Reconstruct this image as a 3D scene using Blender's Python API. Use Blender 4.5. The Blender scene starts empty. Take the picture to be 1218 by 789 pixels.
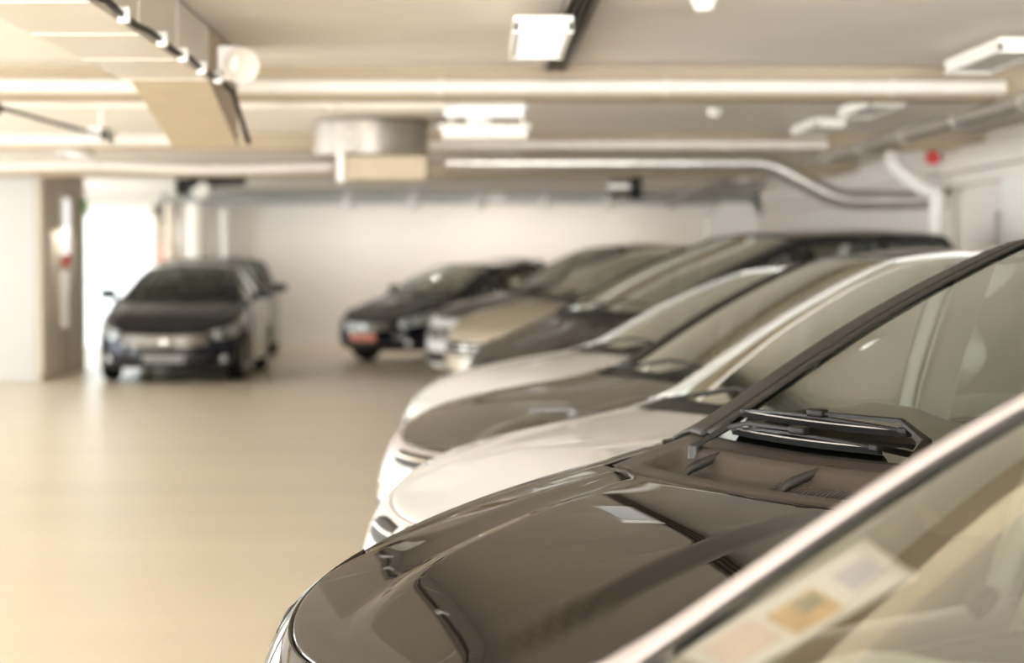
import bpy, bmesh, math, random
import numpy as np
from mathutils import Vector, Matrix
random.seed(7)
R = math.radians
SC = bpy.context.scene
COL = SC.collection

# ------------------------------------------------------------------ camera, world, light, exposure
cam_d = bpy.data.cameras.new('camera')
cam = bpy.data.objects.new('camera', cam_d); COL.objects.link(cam)
cam_d.sensor_width = 36.0
cam_d.lens = 70.05                      # 2370 px on a 1218 px wide frame
cam.location = (0, 0, 1.58)
cam.rotation_euler = (R(90 - 2.115), 0, R(-0.895))
cam_d.clip_start = 0.05; cam_d.clip_end = 200
cam_d.dof.use_dof = True
cam_d.dof.focus_distance = 4.95
cam_d.dof.aperture_fstop = 2.1
SC.camera = cam

SC.view_settings.view_transform = 'Standard'
SC.view_settings.look = 'None'
SC.view_settings.gamma = 1.0
SC.view_settings.use_curve_mapping = False
SC.view_settings.exposure = 0.98

world = bpy.data.worlds.new('world'); SC.world = world
world.use_nodes = True
wn = world.node_tree.nodes; wl = world.node_tree.links
wn['Background'].inputs['Color'].default_value = (0.86, 0.94, 1.0, 1)
wn['Background'].inputs['Strength'].default_value = 3.0

def area(name, loc, direction, sx, sy, power, color=(1, 1, 1), parent=None, spread=180):
    d = bpy.data.lights.new(name, 'AREA')
    d.shape = 'RECTANGLE'; d.size = sx; d.size_y = sy; d.energy = power; d.color = color
    d.spread = R(spread)
    o = bpy.data.objects.new(name, d); COL.objects.link(o)
    o.location = loc
    o.rotation_euler = Vector(direction).to_track_quat('-Z', 'Z').to_euler()
    if parent: o.parent = parent
    return o

# added area lights at unseen openings in the left wall and behind the camera,
# tilted upwards to brighten the ceiling
for k in range(5):
    area('bay_fill_light', (-8.85, 1.5 + 5.5 * k, 1.4), (1, 0, 0.6), 4.4, 2.0, (190, 180, 165, 110, 12)[k], (0.965, 0.985, 1.0))
area('bay_fill_light', (-8.85, 31.2, 1.4), (1, -.1, 0.4), 4.4, 2.0, 24, (0.965, 0.985, 1.0))  # hidden fill light added to brighten the back wall
area('entrance_fill_light', (-1.1, -6.8, 1.35), (0.10, 1, 0.65), 10.6, 2.2, 1750, (0.965, 0.985, 1.0))

# ------------------------------------------------------------------ materials
MATS = {}
def mat(name, color=(0.5, 0.5, 0.5), rough=0.5, metal=0.0, coat=0.0, coat_rough=0.03, noise=0.0, nscale=8.0,
        bump=0.0, bscale=60.0, emit=None, estr=0.0, spec=0.5, stretch=(1, 1, 1)):
    if name in MATS: return MATS[name]
    m = bpy.data.materials.new(name); m.use_nodes = True
    nt = m.node_tree; b = nt.nodes['Principled BSDF']
    b.inputs['Base Color'].default_value = (*color, 1)
    b.inputs['Roughness'].default_value = rough
    b.inputs['Metallic'].default_value = metal
    b.inputs['Coat Weight'].default_value = coat
    b.inputs['Coat Roughness'].default_value = coat_rough
    b.inputs['Coat IOR'].default_value = 1.44
    b.inputs['Specular IOR Level'].default_value = spec
    if emit:
        b.inputs['Emission Color'].default_value = (*emit, 1); b.inputs['Emission Strength'].default_value = estr
    if noise or bump:
        tc = nt.nodes.new('ShaderNodeTexCoord'); mp = nt.nodes.new('ShaderNodeMapping')
        mp.inputs['Scale'].default_value = stretch
        nt.links.new(tc.outputs['Object'], mp.inputs['Vector'])
    if noise:
        n = nt.nodes.new('ShaderNodeTexNoise'); n.inputs['Scale'].default_value = nscale; n.inputs['Detail'].default_value = 5
        nt.links.new(mp.outputs['Vector'], n.inputs['Vector'])
        mr = nt.nodes.new('ShaderNodeMapRange')
        mr.inputs['From Min'].default_value = 0.3; mr.inputs['From Max'].default_value = 0.7
        mr.inputs['To Min'].default_value = 1 - noise; mr.inputs['To Max'].default_value = 1 + noise
        nt.links.new(n.outputs['Fac'], mr.inputs['Value'])
        mx = nt.nodes.new('ShaderNodeVectorMath'); mx.operation = 'SCALE'
        mx.inputs[0].default_value = color
        nt.links.new(mr.outputs['Result'], mx.inputs['Scale'])
        nt.links.new(mx.outputs['Vector'], b.inputs['Base Color'])
    if bump:
        n2 = nt.nodes.new('ShaderNodeTexNoise'); n2.inputs['Scale'].default_value = bscale; n2.inputs['Detail'].default_value = 4
        nt.links.new(mp.outputs['Vector'], n2.inputs['Vector'])
        bp = nt.nodes.new('ShaderNodeBump'); bp.inputs['Strength'].default_value = bump; bp.inputs['Distance'].default_value = 0.01
        nt.links.new(n2.outputs['Fac'], bp.inputs['Height'])
        nt.links.new(bp.outputs['Normal'], b.inputs['Normal'])
    MATS[name] = m
    return m

def glass_mat(name, tint, refl=1.0):
    if name in MATS: return MATS[name]
    m = bpy.data.materials.new(name); m.use_nodes = True
    nt = m.node_tree; nt.nodes.remove(nt.nodes['Principled BSDF'])
    out = nt.nodes['Material Output']
    tr = nt.nodes.new('ShaderNodeBsdfTransparent'); tr.inputs['Color'].default_value = (*tint, 1)
    gl = nt.nodes.new('ShaderNodeBsdfGlossy'); gl.inputs['Roughness'].default_value = 0.01
    gl.inputs['Color'].default_value = (0.95, 1.0, 0.97, 1)
    lw = nt.nodes.new('ShaderNodeFresnel'); lw.inputs['IOR'].default_value = 1.5
    mu = nt.nodes.new('ShaderNodeMath'); mu.operation = 'MULTIPLY'; mu.inputs[1].default_value = 1.7 * refl; mu.use_clamp = True
    nt.links.new(lw.outputs['Fac'], mu.inputs[0])
    mx = nt.nodes.new('ShaderNodeMixShader')
    nt.links.new(mu.outputs['Value'], mx.inputs['Fac'])
    nt.links.new(tr.outputs['BSDF'], mx.inputs[1]); nt.links.new(gl.outputs['BSDF'], mx.inputs[2])
    nt.links.new(mx.outputs['Shader'], out.inputs['Surface'])
    MATS[name] = m
    return m

def srgb(r, g, b):
    f = lambda c: (c / 255 / 12.92) if c / 255 <= 0.04045 else ((c / 255 + 0.055) / 1.055) ** 2.4
    return (f(r), f(g), f(b))

M_floor = mat('floor_epoxy', srgb(217, 204, 181), rough=0.30, spec=0.3, noise=0.05, nscale=0.9, bump=0.03, bscale=9, stretch=(0.25, 1.6, 1))
M_ceil = mat('ceiling_paint', srgb(240, 233, 222), rough=0.7, noise=0.03, nscale=1.5)
M_beam = mat('beam_paint', srgb(176, 160, 134), rough=0.7, noise=0.04, nscale=2)
M_wall = mat('wall_paint', srgb(232, 224, 214), rough=0.7, noise=0.02, nscale=1.2)
M_wall_dim = mat('wall_panel_paint', srgb(230, 217, 196), rough=0.6, noise=0.05, nscale=2)
M_trimgrey = mat('grey_blue_steel', srgb(150, 150, 146), rough=0.5, noise=0.05)
M_white = mat('white_paint', srgb(240, 236, 228), rough=0.5)
M_pier = mat('pier_paint', srgb(200, 196, 190), rough=0.6)
M_pipe = mat('pipe_white', srgb(224, 216, 206), rough=0.38, noise=0.05, nscale=6)
M_silver = mat('silver_foil', srgb(205, 200, 192), rough=0.32, metal=0.85, noise=0.08, nscale=9, bump=0.25, bscale=25)
M_galv = mat('galvanised', srgb(168, 161, 150), rough=0.42, metal=0.6, noise=0.14, nscale=14)
M_duct = mat('duct_paint', srgb(220, 212, 199), rough=0.35, noise=0.05, nscale=3, spec=0.6)
M_tan = mat('tan_duct', srgb(186, 169, 142), rough=0.55, noise=0.05)
M_black = mat('black_plastic', (0.012, 0.011, 0.010), rough=0.5)
M_plastic = mat('cowl_plastic', srgb(56, 49, 43), rough=0.5, bump=0.08, bscale=300)
M_rubber = mat('rubber', (0.008, 0.008, 0.008), rough=0.8, spec=0.05)
M_void = mat('dark_inside', (0.006, 0.006, 0.006), rough=0.9)
M_chrome = mat('chrome', (0.8, 0.78, 0.74), rough=0.08, metal=1.0)
M_steelgrey = mat('wiper_metal', srgb(24, 21, 19), rough=0.4, spec=0.12)
M_alloy = mat('alloy', (0.45, 0.44, 0.43), rough=0.3, metal=0.9)
M_lens = mat('lamp_lens', (0.8, 0.8, 0.78), rough=0.12, metal=0.35)
M_lensdark = mat('lens_dark', (0.06, 0.06, 0.06), rough=0.1, coat=1)
M_red = mat('tail_red', (0.35, 0.01, 0.01), rough=0.15, coat=1)
M_signred = mat('sign_red', (0.62, 0.03, 0.02), rough=0.4)
M_green = mat('sign_green', (0.10, 0.42, 0.10), rough=0.4)
M_cream = mat('cream_fabric', srgb(222, 219, 210), rough=0.8, bump=0.1, bscale=200)
M_greyfab = mat('grey_fabric', srgb(120, 112, 100), rough=0.85, bump=0.1, bscale=200)
M_dash = mat('dash_plastic', srgb(122, 112, 94), rough=0.55)
M_dashdark = mat('dash_dark', srgb(52, 48, 42), rough=0.5)
M_head = mat('headliner', srgb(208, 204, 194), rough=0.9)
M_plate = mat('plate_white', srgb(120, 116, 112), rough=0.4)
M_plateor = mat('plate_orange', srgb(222, 128, 92), rough=0.4)
M_paper = mat('paper_white', srgb(253, 249, 250), rough=0.6)
M_print1 = mat('print_orange', srgb(226, 182, 124), rough=0.6, noise=0.25, nscale=30)
M_print2 = mat('print_pink', srgb(242, 218, 214), rough=0.6, noise=0.06, nscale=60)
M_print3 = mat('print_grey', srgb(150, 138, 110), rough=0.6, noise=0.3, nscale=40)
M_print4 = mat('print_lilac', srgb(214, 210, 226), rough=0.6)
M_tube = mat('lamp_tube', (.08, .08, .08), emit=(1.0, 0.97, 0.93), estr=0.62)
M_tubedim = mat('lamp_diffuser_off', srgb(226, 220, 212), rough=0.3)
M_gate = mat('gate_pane', (0.25, 0.27, 0.27), emit=(0.90, 0.97, 1.0), estr=1.1)
M_screen = glass_mat('windscreen_glass', (0.88, 0.91, 0.88), refl=1.75)
M_screen1 = glass_mat('windscreen_glass_clear', (0.95, 0.965, 0.965), refl=1.05)
M_far = glass_mat('dark_glass', (0.45, 0.52, 0.46), refl=0.55)
M_side = glass_mat('side_glass', (0.88, 0.925, 0.905), refl=1.0)
M_lampcover = glass_mat('lamp_cover_glass', (0.95, 0.97, 0.97), refl=1.4)

def paint(name, color, metal=0.0, rough=0.35):
    return mat('paint_' + name, color, rough=rough, metal=metal, coat=1.0, coat_rough=0.02, spec=0.0)

# ------------------------------------------------------------------ object helpers
def link(name, me, material=None, parent=None):
    o = bpy.data.objects.new(name, me); COL.objects.link(o)
    if material: me.materials.append(material)
    if parent: o.parent = parent
    return o
def thing(name, label, cat, loc=(0, 0, 0), rz=0, group=None):
    o = bpy.data.objects.new(name, None); COL.objects.link(o)
    o.empty_display_size = 0.1
    o.location = loc; o.rotation_euler = (0, 0, rz)
    o['label'] = label; o['category'] = cat
    if group: o['group'] = group
    return o
def tag(o, label, cat, group=None):
    o['label'] = label; o['category'] = cat
    if group: o['group'] = group
    return o
def struct(o):
    o['kind'] = 'structure'; return o

def smooth(me, ang=40):
    me.polygons.foreach_set('use_smooth', [True] * len(me.polygons))
    try: me.set_sharp_from_angle(angle=R(ang))
    except Exception: pass

def mesh_pd(name, verts, faces, sm=True, ang=40):
    me = bpy.data.meshes.new(name)
    me.from_pydata([tuple(v) for v in verts], [], faces)
    me.validate(); me.update()
    if sm: smooth(me, ang)
    return me

def grid_mesh(name, P, close_u=False, close_v=False, flip=False):
    P = np.asarray(P, float); n, m = P.shape[:2]
    V = P.reshape(-1, 3)
    F = []
    for i in range(n if close_u else n - 1):
        for j in range(m if close_v else m - 1):
            a = i * m + j; b = i * m + (j + 1) % m
            c = ((i + 1) % n) * m + (j + 1) % m; d = ((i + 1) % n) * m + j
            f = (a, b, c, d)
            F.append(f[::-1] if flip else f)
    me = mesh_pd(name, V, F)
    bm = bmesh.new(); bm.from_mesh(me)
    bmesh.ops.remove_doubles(bm, verts=bm.verts, dist=0.0004)
    bmesh.ops.dissolve_degenerate(bm, edges=bm.edges, dist=0.0003)
    bmesh.ops.recalc_face_normals(bm, faces=bm.faces)
    bm.to_mesh(me); bm.free()
    smooth(me, 50)
    return me

def panel(name, P, material, parent, th=0.012, flip=False, off=0.0):
    me = grid_mesh(name, P, flip=flip)
    o = link(name, me, material, parent)
    if th:
        md = o.modifiers.new('thickness', 'SOLIDIFY'); md.thickness = th; md.offset = off
    return o

def box_mesh(name, lo, hi, bev=0.0, seg=2):
    bm = bmesh.new()
    bmesh.ops.create_cube(bm, size=1)
    lo = Vector(lo); hi = Vector(hi); c = (lo + hi) / 2; s = hi - lo
    for v in bm.verts: v.co = Vector((v.co.x * s.x, v.co.y * s.y, v.co.z * s.z)) + c
    if bev > 0:
        bmesh.ops.bevel(bm, geom=bm.edges[:], offset=min(bev, 0.45 * min(s)), segments=seg, profile=0.5, affect='EDGES')
    me = bpy.data.meshes.new(name); bm.to_mesh(me); bm.free()
    if bev > 0 and seg >= 4: smooth(me, 50)
    return me
def box(name, lo, hi, material, parent=None, bev=0.0, seg=2, mtx=None):
    me = box_mesh(name, lo, hi, bev, seg)
    if mtx is not None: me.transform(mtx)
    return link(name, me, material, parent)

def tube_mesh(name, pts, r, n=14, caps=True, smooth_path=0):
    pts = [Vector(p) for p in pts]
    if smooth_path:
        q = []
        for i in range(len(pts)):
            if 0 < i < len(pts) - 1:
                a, b, c = pts[i - 1], pts[i], pts[i + 1]
                d0 = (a - b); d1 = (c - b)
                k = min(smooth_path, d0.length * .45, d1.length * .45)
                s, e = b + d0.normalized() * k, b + d1.normalized() * k
                for u in (0, .2, .4, .6, .8, 1):
                    q.append(s * (1 - u) ** 2 + b * 2 * u * (1 - u) + e * u * u)
            else: q.append(pts[i])
        pts = q
    rr = r if hasattr(r, '__len__') else [r] * len(pts)
    P = []; up = None
    for i, p in enumerate(pts):
        t = (pts[min(i + 1, len(pts) - 1)] - pts[max(i - 1, 0)]).normalized()
        if up is None:
            up = t.orthogonal().normalized()
        up = (up - t * up.dot(t)).normalized()
        w = t.cross(up)
        P.append([p + (up * math.cos(a) + w * math.sin(a)) * rr[i] for a in [2 * math.pi * k / n for k in range(n)]])
    V = [v for ring in P for v in ring]
    F = [(i * n + k, i * n + (k + 1) % n, (i + 1) * n + (k + 1) % n, (i + 1) * n + k) for i in range(len(P) - 1) for k in range(n)]
    if caps:
        F.append(tuple(range(n))[::-1]); F.append(tuple((len(P) - 1) * n + k for k in range(n)))
    return mesh_pd(name, V, F)
def tube(name, pts, r, material, parent=None, n=14, smooth_path=0):
    return link(name, tube_mesh(name, pts, r, n, True, smooth_path), material, parent)

def lathe_mesh(name, prof, n=32):
    """profile of (radius, height) about local Y axis"""
    V = []; F = []
    m = len(prof)
    for k in range(n):
        a = 2 * math.pi * k / n
        for r, h in prof: V.append((r * math.cos(a), h, r * math.sin(a)))
    for k in range(n):
        for i in range(m - 1):
            F.append((k * m + i, k * m + i + 1, ((k + 1) % n) * m + i + 1, ((k + 1) % n) * m + i))
    me = mesh_pd(name, V, F)
    bm = bmesh.new(); bm.from_mesh(me); bmesh.ops.remove_doubles(bm, verts=bm.verts, dist=1e-5)
    bmesh.ops.recalc_face_normals(bm, faces=bm.faces); bm.to_mesh(me); bm.free(); smooth(me, 35)
    return me

def pchip(x, xs, ys):
    xs = np.asarray(xs, float); ys = np.asarray(ys, float); x = np.asarray(x, float)
    h = np.diff(xs); d = np.diff(ys) / h
    s = np.zeros(len(xs)); s[0] = d[0]; s[-1] = d[-1]
    for i in range(1, len(xs) - 1):
        if d[i - 1] * d[i] > 0:
            w1 = 2 * h[i] + h[i - 1]; w2 = h[i] + 2 * h[i - 1]
            s[i] = (w1 + w2) / (w1 / d[i - 1] + w2 / d[i])
    xc = np.clip(x, xs[0], xs[-1])
    i = np.clip(np.searchsorted(xs, xc) - 1, 0, len(xs) - 2)
    t = (xc - xs[i]) / h[i]
    return ((2 * t**3 - 3 * t**2 + 1) * ys[i] + (t**3 - 2 * t**2 + t) * h[i] * s[i]
            + (-2 * t**3 + 3 * t**2) * ys[i + 1] + (t**3 - t**2) * h[i] * s[i + 1])
def sstep(a, b, x):
    t = np.clip((np.asarray(x, float) - a) / (b - a), 0, 1); return t * t * (3 - 2 * t)

# ------------------------------------------------------------------ room shell
def structure_box(name, lo, hi, material, bev=0.0, parent=None):
    o = box(name, lo, hi, material, parent, bev)
    return struct(o) if parent is None else o

YB = 34.2; XR = 4.75; XL = -9.0; YF = -7.0; ZC = 2.75
structure_box('floor', (XL - .3, YF - .3, -0.2), (XR + .3, YB + .3, 0.0), M_floor)
ceiling = structure_box('ceiling', (XL - .3, YF - .3, ZC + .03), (XR + .3, YB + .3, ZC + .25), M_beam)
# cast planks of the ceiling: each a slab of its own with recessed joints
plank_m = {}
def planks(y0, y1, n, off=0):
    w = (y1 - y0) / n
    for k in range(n):
        a, b = y0 + k * w, y0 + (k + 1) * w
        o = box('ceiling_plank', (XL, a + .002, ZC), (XR, b - .002, ZC + .035), M_ceil, ceiling)
planks(-6.9, 12.25, 32); planks(12.6, 18.75, 10); planks(19.05, 25.0, 10); planks(25.3, 34.1, 12)
for i, (y0, y1, z) in enumerate([(12.25, 12.6, 2.56), (18.75, 19.05, 2.60), (25.0, 25.3, 2.60), (5.0, 5.35, 2.58), (-1.5, -1.15, 2.58)]):
    structure_box(f'trim_{i + 1}', (XL, y0, z), (XR, y1, ZC + .02), M_beam, 0.01)
wall_back = structure_box('wall_back', (XL - .3, YB, 0), (XR + .3, YB + .3, 2.78), M_wall)
structure_box('baseboard_back', (-5.3, YB - .02, 0), (XR, YB, .10), M_wall_dim)
structure_box('trim_10', (-5.4, YB - .42, 2.50), (XR - .05, YB - .02, 2.66), M_trimgrey, 0.01)
wall_front = structure_box('wall_front', (4.3, YF - .3, 0), (XR + .3, YF, 2.78), M_wall)
structure_box('wall_front_left', (XL - .3, YF - .3, 0), (-6.4, YF, 2.78), M_wall)
structure_box('wall_front_lintel', (-6.4, YF - .3, 2.45), (4.3, YF, 2.78), M_wall)
# right wall with piers, a downstand along its head and a door leaf
structure_box('wall_right', (XR, YF - .3, 0), (XR + .3, YB + .3, 2.78), M_wall)
structure_box('trim_11', (XR - .25, YF, 2.40), (XR, 32.0, 2.62), M_wall, 0.01)
structure_box('trim_12', (XR - .12, YF, 2.28), (XR, 32.0, 2.40), M_wall, 0.008)
for k, (a, b) in enumerate([(16.6, 17.55), (11.0, 11.6)]):
    structure_box(f'trim_{13 + k}', (XR - .16, a, 0), (XR, b, 2.30), M_white, 0.012)
d1 = structure_box('door_1', (XR - .05, 17.75, 0), (XR, 20.2, 2.22), M_wall, 0.006)
box('door_slit', (XR - .065, 17.85, .9), (XR - .045, 18.1, 2.0), mat('slit_glass', srgb(70, 84, 76), rough=0.15), d1)
box('door_frame', (XR - .07, 20.2, 0), (XR, 20.3, 2.28), M_wall_dim, d1)
# chimney-like white boxing against the back wall, right
g = [(2.05, 0), (3.0, 0), (3.0, 2.25), (2.75, 2.52), (2.3, 2.52), (2.05, 2.25)]
gx = 4.7 + 0.0
V = [(x + 2.55, YB - .55, z) for x, z in [(v[0] - .4, v[1]) for v in g]] + [(x + 2.55, YB, z) for x, z in [(v[0] - .4, v[1]) for v in g]]
# shift into the room's right corner
V = [(min(v[0] - 0.35, XR - .02), v[1], v[2]) for v in V]
nn = len(g)
F = [tuple(range(nn)), tuple(range(nn, 2 * nn))[::-1]] + [(i, i + nn, (i + 1) % nn + nn, (i + 1) % nn) for i in range(nn)]
bx = link('trim_15', mesh_pd('trim', V, F, False), M_white); struct(bx)

# left block: white pier front, receding side panels
structure_box('wall_left_pier', (XL, 25.4, 0), (-5.64, 28.3, 2.76), M_pier, 0.015)
wall_left = structure_box('wall_left', (XL - .3, 25.8, 0), (XL, 28.5, 2.78), M_wall)
structure_box('wall_left_lintel', (XL - .3, YF, 2.5), (XL, 25.8, 2.78), M_wall)
structure_box('wall_left_sill', (XL - .3, YF, 0), (XL, 25.8, .42), M_wall)
for k in range(6):
    structure_box(f'trim_{20 + k}', (XL - .3, -1.4 + 5.5 * k - .5, .42), (XL, -1.4 + 5.5 * k + .5, 2.5), M_wall)
side = structure_box('wall_left_side', (-5.64, 25.42, 0), (-5.60, 28.28, 2.75), M_wall_dim)
for k, (a, b) in enumerate([(25.45, 25.9), (25.95, 26.45), (26.5, 27.25), (27.3, 28.2)]):
    box('wall_panel', (-5.605, a, .1), (-5.575, b, 2.62), M_wall_dim, side, 0.006, 1)

# sectional gate, glazed, its panes emitting light in place of daylight behind
gate = structure_box('door_2', (-6.95, YB - .06, 0), (-5.5, YB - .001, 2.42), M_white)
for j in range(4):
    box('gate_panel', (-6.84, YB - .085, .06 + .56 * j), (-5.62, YB - .055, .06 + .56 * j + .535), M_gate, gate, 0.006, 1)
box('gate_frame', (-5.6, YB - .14, 0), (-5.48, YB - .05, 2.45), M_wall_dim, gate)
box('gate_head', (-6.95, YB - .14, 2.32), (-5.5, YB - .05, 2.5), M_white, gate)

# ------------------------------------------------------------------ cars
def rbox_mesh(name, lo, hi, bev, mtx=None):
    me = box_mesh(name, lo, hi, bev, 4)
    if mtx is not None: me.transform(mtx)
    return me

TYRE = None
def wheel_meshes(r, w):
    key = (round(r, 3), round(w, 3))
    if key in wheel_meshes.cache: return wheel_meshes.cache[key]
    rr = r * .66
    tyre = lathe_mesh('tyre', [(rr, -w / 2 + .01), (rr + .02, -w / 2), (r - .03, -w / 2 + .005), (r - .008, -w / 2 + .025), (r, -w / 4), (r, w / 4),
                               (r - .008, w / 2 - .025), (r - .03, w / 2 - .005), (rr + .02, w / 2), (rr, w / 2 - .01), (rr - .01, 0), (rr, -w / 2 + .01)], 40)
    # alloy rim with five spokes
    bm = bmesh.new()
    n = 60
    ring = []
    for k in range(n):
        a = 2 * math.pi * k / n
        sp = abs(((k / n * 5) % 1) - .5) * 2         # 1 at a spoke
        ring.append([(q * math.cos(a), y, q * math.sin(a)) for q, y in ((.03, -w * .34), (rr * .3, -w * .36), (rr * .55, -w * (.36 if sp > .55 else -.05)), (rr * .86, -w * (.38 if sp > .6 else -.05)), (rr * .92, -w * .42), (rr + .008, -w * .47), (rr + .004, w * .3))])
    V = [v for q in ring for v in q]; m = 7
    F = [(k * m + i, k * m + i + 1, ((k + 1) % n) * m + i + 1, ((k + 1) % n) * m + i) for k in range(n) for i in range(m - 1)]
    F.append(tuple(k * m for k in range(n)))
    bm.free()
    rim = mesh_pd('rim', V, F, True, 30)
    wheel_meshes.cache[key] = (tyre, rim)
    tyre.materials.append(M_rubber); rim.materials.append(M_alloy)
    return tyre, rim
wheel_meshes.cache = {}

DEF = dict(L=4.3, W=1.78, xf=.8, xr=.6, n=2.7, zb=.20, wr=.315, xwf=.88, xwr=3.45,
           ze=[(0, .60), (.1, .65), (.2, .69), (.7, .85), (1.2, .965), (1.6, 1.0), (3.0, 1.03), (3.9, 1.03), (4.3, .95)],
           crown=.035, xh=1.2, hbow=.10, uh=.60, rh=.90,
           xa=1.45, ya=.75, gbow=.17, bowexp=1.8, ga=.09, za=1.02, run=.95, zroof=1.6, yr=.60, xrt=3.55, zrt=1.52, xtb=4.05, ztb=1.02,
           xb=2.25, xc=3.15, arch=.36, foff=.10, roofc=.055, wsbow=.08,
           hl=(.42, .93, .66, .95), grille=(.30, .60, .86), intake=(.36, .16, .36),
           seat='grey', dash='dark', pillar=None, hood_crease=0.012, dome=0.0, dome_r=.5, dash_h=0.0, lens=None, mirror_dx=.45, plate=None, chrome_grille=True, wipers=True)

class Car:
    def __init__(s, name, label, paint_mat, loc, rz, group, **kw):
        p = dict(DEF); p.update(kw); s.p = p
        for k, v in p.items(): setattr(s, k, v)
        s.paint = paint_mat
        s.pillar_m = p['pillar'] or paint_mat
        s.root = thing(name, label, 'car', (loc[0], loc[1], 0), R(rz), group)
        s.zex = [a for a, b in s.ze]; s.zez = [b for a, b in s.ze]
        t = np.linspace(0, 3, 601)
        q = s.S(t, np.ones_like(t))
        s.tabx, s.taby = q[:, 0], q[:, 1]
        s.build()
    # --- surfaces
    def zshould(s, x): return pchip(x, s.zex, s.zez)
    def S(s, t, v, off=0.0):
        t = np.asarray(t, float); v = np.asarray(v, float)
        t, v = np.broadcast_arrays(t, v)
        u = np.abs(t); sg = np.where(t < 0, -1.0, 1.0)
        hw = s.W / 2; e = 2 / s.n
        th = np.minimum(u, 1) * np.pi / 2
        xF = s.xf * (1 - np.clip(np.cos(th), 0, 1) ** e); yF = hw * np.clip(np.sin(th), 0, 1) ** e
        xS = s.xf + (u - 1) * (s.L - s.xr - s.xf)
        th2 = np.clip(u - 2, 0, 1) * np.pi / 2
        xR = s.L - s.xr + s.xr * np.sin(th2) ** e; yR = hw * np.clip(np.cos(th2), 0, 1) ** e
        x = np.where(u <= 1, xF, np.where(u <= 2, xS, xR)); y = np.where(u <= 1, yF, np.where(u <= 2, hw, yR))
        y = y * (1 - .055 * np.abs((x - s.L * .52) / (s.L * .5)) ** 4)
        zt = s.zshould(x + (s.foff + .03) * np.where(u < 1, np.cos(th) ** 1.2, 0)); zb = np.full_like(x, s.zb)
        for xw in (s.xwf, s.xwr):
            d2 = s.arch ** 2 - (x - xw) ** 2
            zb = np.maximum(zb, np.where((d2 > 0) & (y > hw * .75), s.wr + np.sqrt(np.maximum(d2, 0)), 0))
        zb = np.minimum(zb, zt - .08)
        z = zb + (zt - zb) * v
        zf = (z - s.zb) / (zt - s.zb)
        hoodw = 1 - sstep(s.xa - .3, s.xa + .2, x)
        ins = np.interp(zf, [0, .12, .3, .62, .80, .9, .96, 1.0], [.07, .02, .005, 0, .018, .04, .065, .10])
        ins = ins * (.35 + .65 * hoodw)
        y = y * (hw - ins) / hw
        fo = np.interp(zf, [0, .15, .35, .6, .8, .93, 1.0], [.12, .02, 0, .02, .05, .085, s.foff + .03])
        x = x + fo * np.where(u < 1, np.cos(th) ** 1.2, 0)
        x = x - np.interp(zf, [0, .3, .6, 1], [.08, 0, .02, .12]) * np.where(u > 2, np.sin(th2), 0)
        q = np.stack([x, y * sg, z], -1)
        if off:
            nx = np.where(u < 1, -np.cos(th), np.where(u > 2, np.sin(th2), 0)); ny = np.where(u < 1, np.sin(th), np.where(u > 2, np.cos(th2), 1)) * sg
            tilt = np.interp(zf, [0, .7, .9, 1], [0, 0.1, .5, .9])
            q = q + off * np.stack([nx * (1 - .5 * tilt), ny * (1 - .5 * tilt), tilt], -1)
        return q
    def yS(s, x): return np.interp(x, s.tabx, s.taby)
    def top(s, x, y):
        ys = np.maximum(s.yS(x), 1e-4); r = np.clip(np.abs(y) / ys, 0, 1)
        c = s.crown * sstep(s.tabx[0], s.tabx[0] + .55, x)
        cr = s.hood_crease * sstep(.35, .9, x) * np.exp(-((r - .72) / .07) ** 2)
        dome = s.dome * sstep(.12, .5, x) * (1 - sstep(s.xh - .45, s.xh - .05, x)) * (1 - sstep(s.dome_r, s.dome_r + .06, r))
        return s.zshould(x) + c * (1 - r ** 2) + cr + dome
    def t_of_x(s, x): return float(np.interp(x, s.tabx, np.linspace(0, 3, 601)))
    def rail_pts(s):
        xa, ya, za = s.xa, s.ya, s.za; xe = xa + s.run; zs = s.zroof - s.roofc
        return [(xa, ya, za), (xa + s.run * .5, (ya + s.yr) / 2 + .012, za + (zs - za) * .54), (xe - .10, s.yr + .016, zs - .055), (xe + .12, s.yr, zs - .005),
                ((xe + s.xrt) / 2, s.yr - .005, zs + .018), (s.xrt - .1, s.yr - .02, s.zrt + .012), (s.xrt + .1, s.yr - .035, s.zrt - .03),
                ((s.xrt + .1 + s.xtb) / 2, s.yr + .03, (s.zrt - .03 + s.ztb) / 2 + .015), (s.xtb, min(s.ya - .02, s.yr + .10), s.ztb)]
    def rail(s, q):
        """q in [0,8]"""
        P = np.array(s.rail_pts()); q = np.clip(np.asarray(q, float), 0, 8)
        k = np.arange(9)
        return np.stack([pchip_cr(q, k, P[:, i]) for i in range(3)], -1)
    def cross(s, q, r, off=0.0):
        q = np.asarray(q, float); r = np.asarray(r, float); q, r = np.broadcast_arrays(q, r)
        P = s.rail(q)
        bow = np.interp(q, [0, 2.5, 3.3, 5, 6, 8], [s.gbow, s.wsbow, .0, 0, -.04, -.10])
        cr = np.interp(q, [0, 1, 2.5, 4, 6, 8], [.0, .015, s.roofc * .75, s.roofc, s.roofc * .7, 0.01])
        w = 1 - np.abs(r) ** s.bowexp
        x = P[..., 0] - bow * w; y = P[..., 1] * r; z = P[..., 2] + cr * w
        out = np.stack([x, y, z], -1)
        if off:
            nz = np.interp(q, [0, 2, 3.2, 5, 6, 8], [.8, .75, 1, 1, .8, .5]); nx = np.interp(q, [0, 2, 3.2, 5, 6, 8], [-.6, -.6, -.1, 0.1, .6, .85])
            out = out + off * np.stack([nx, 0 * nx, nz], -1)
        return out
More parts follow.
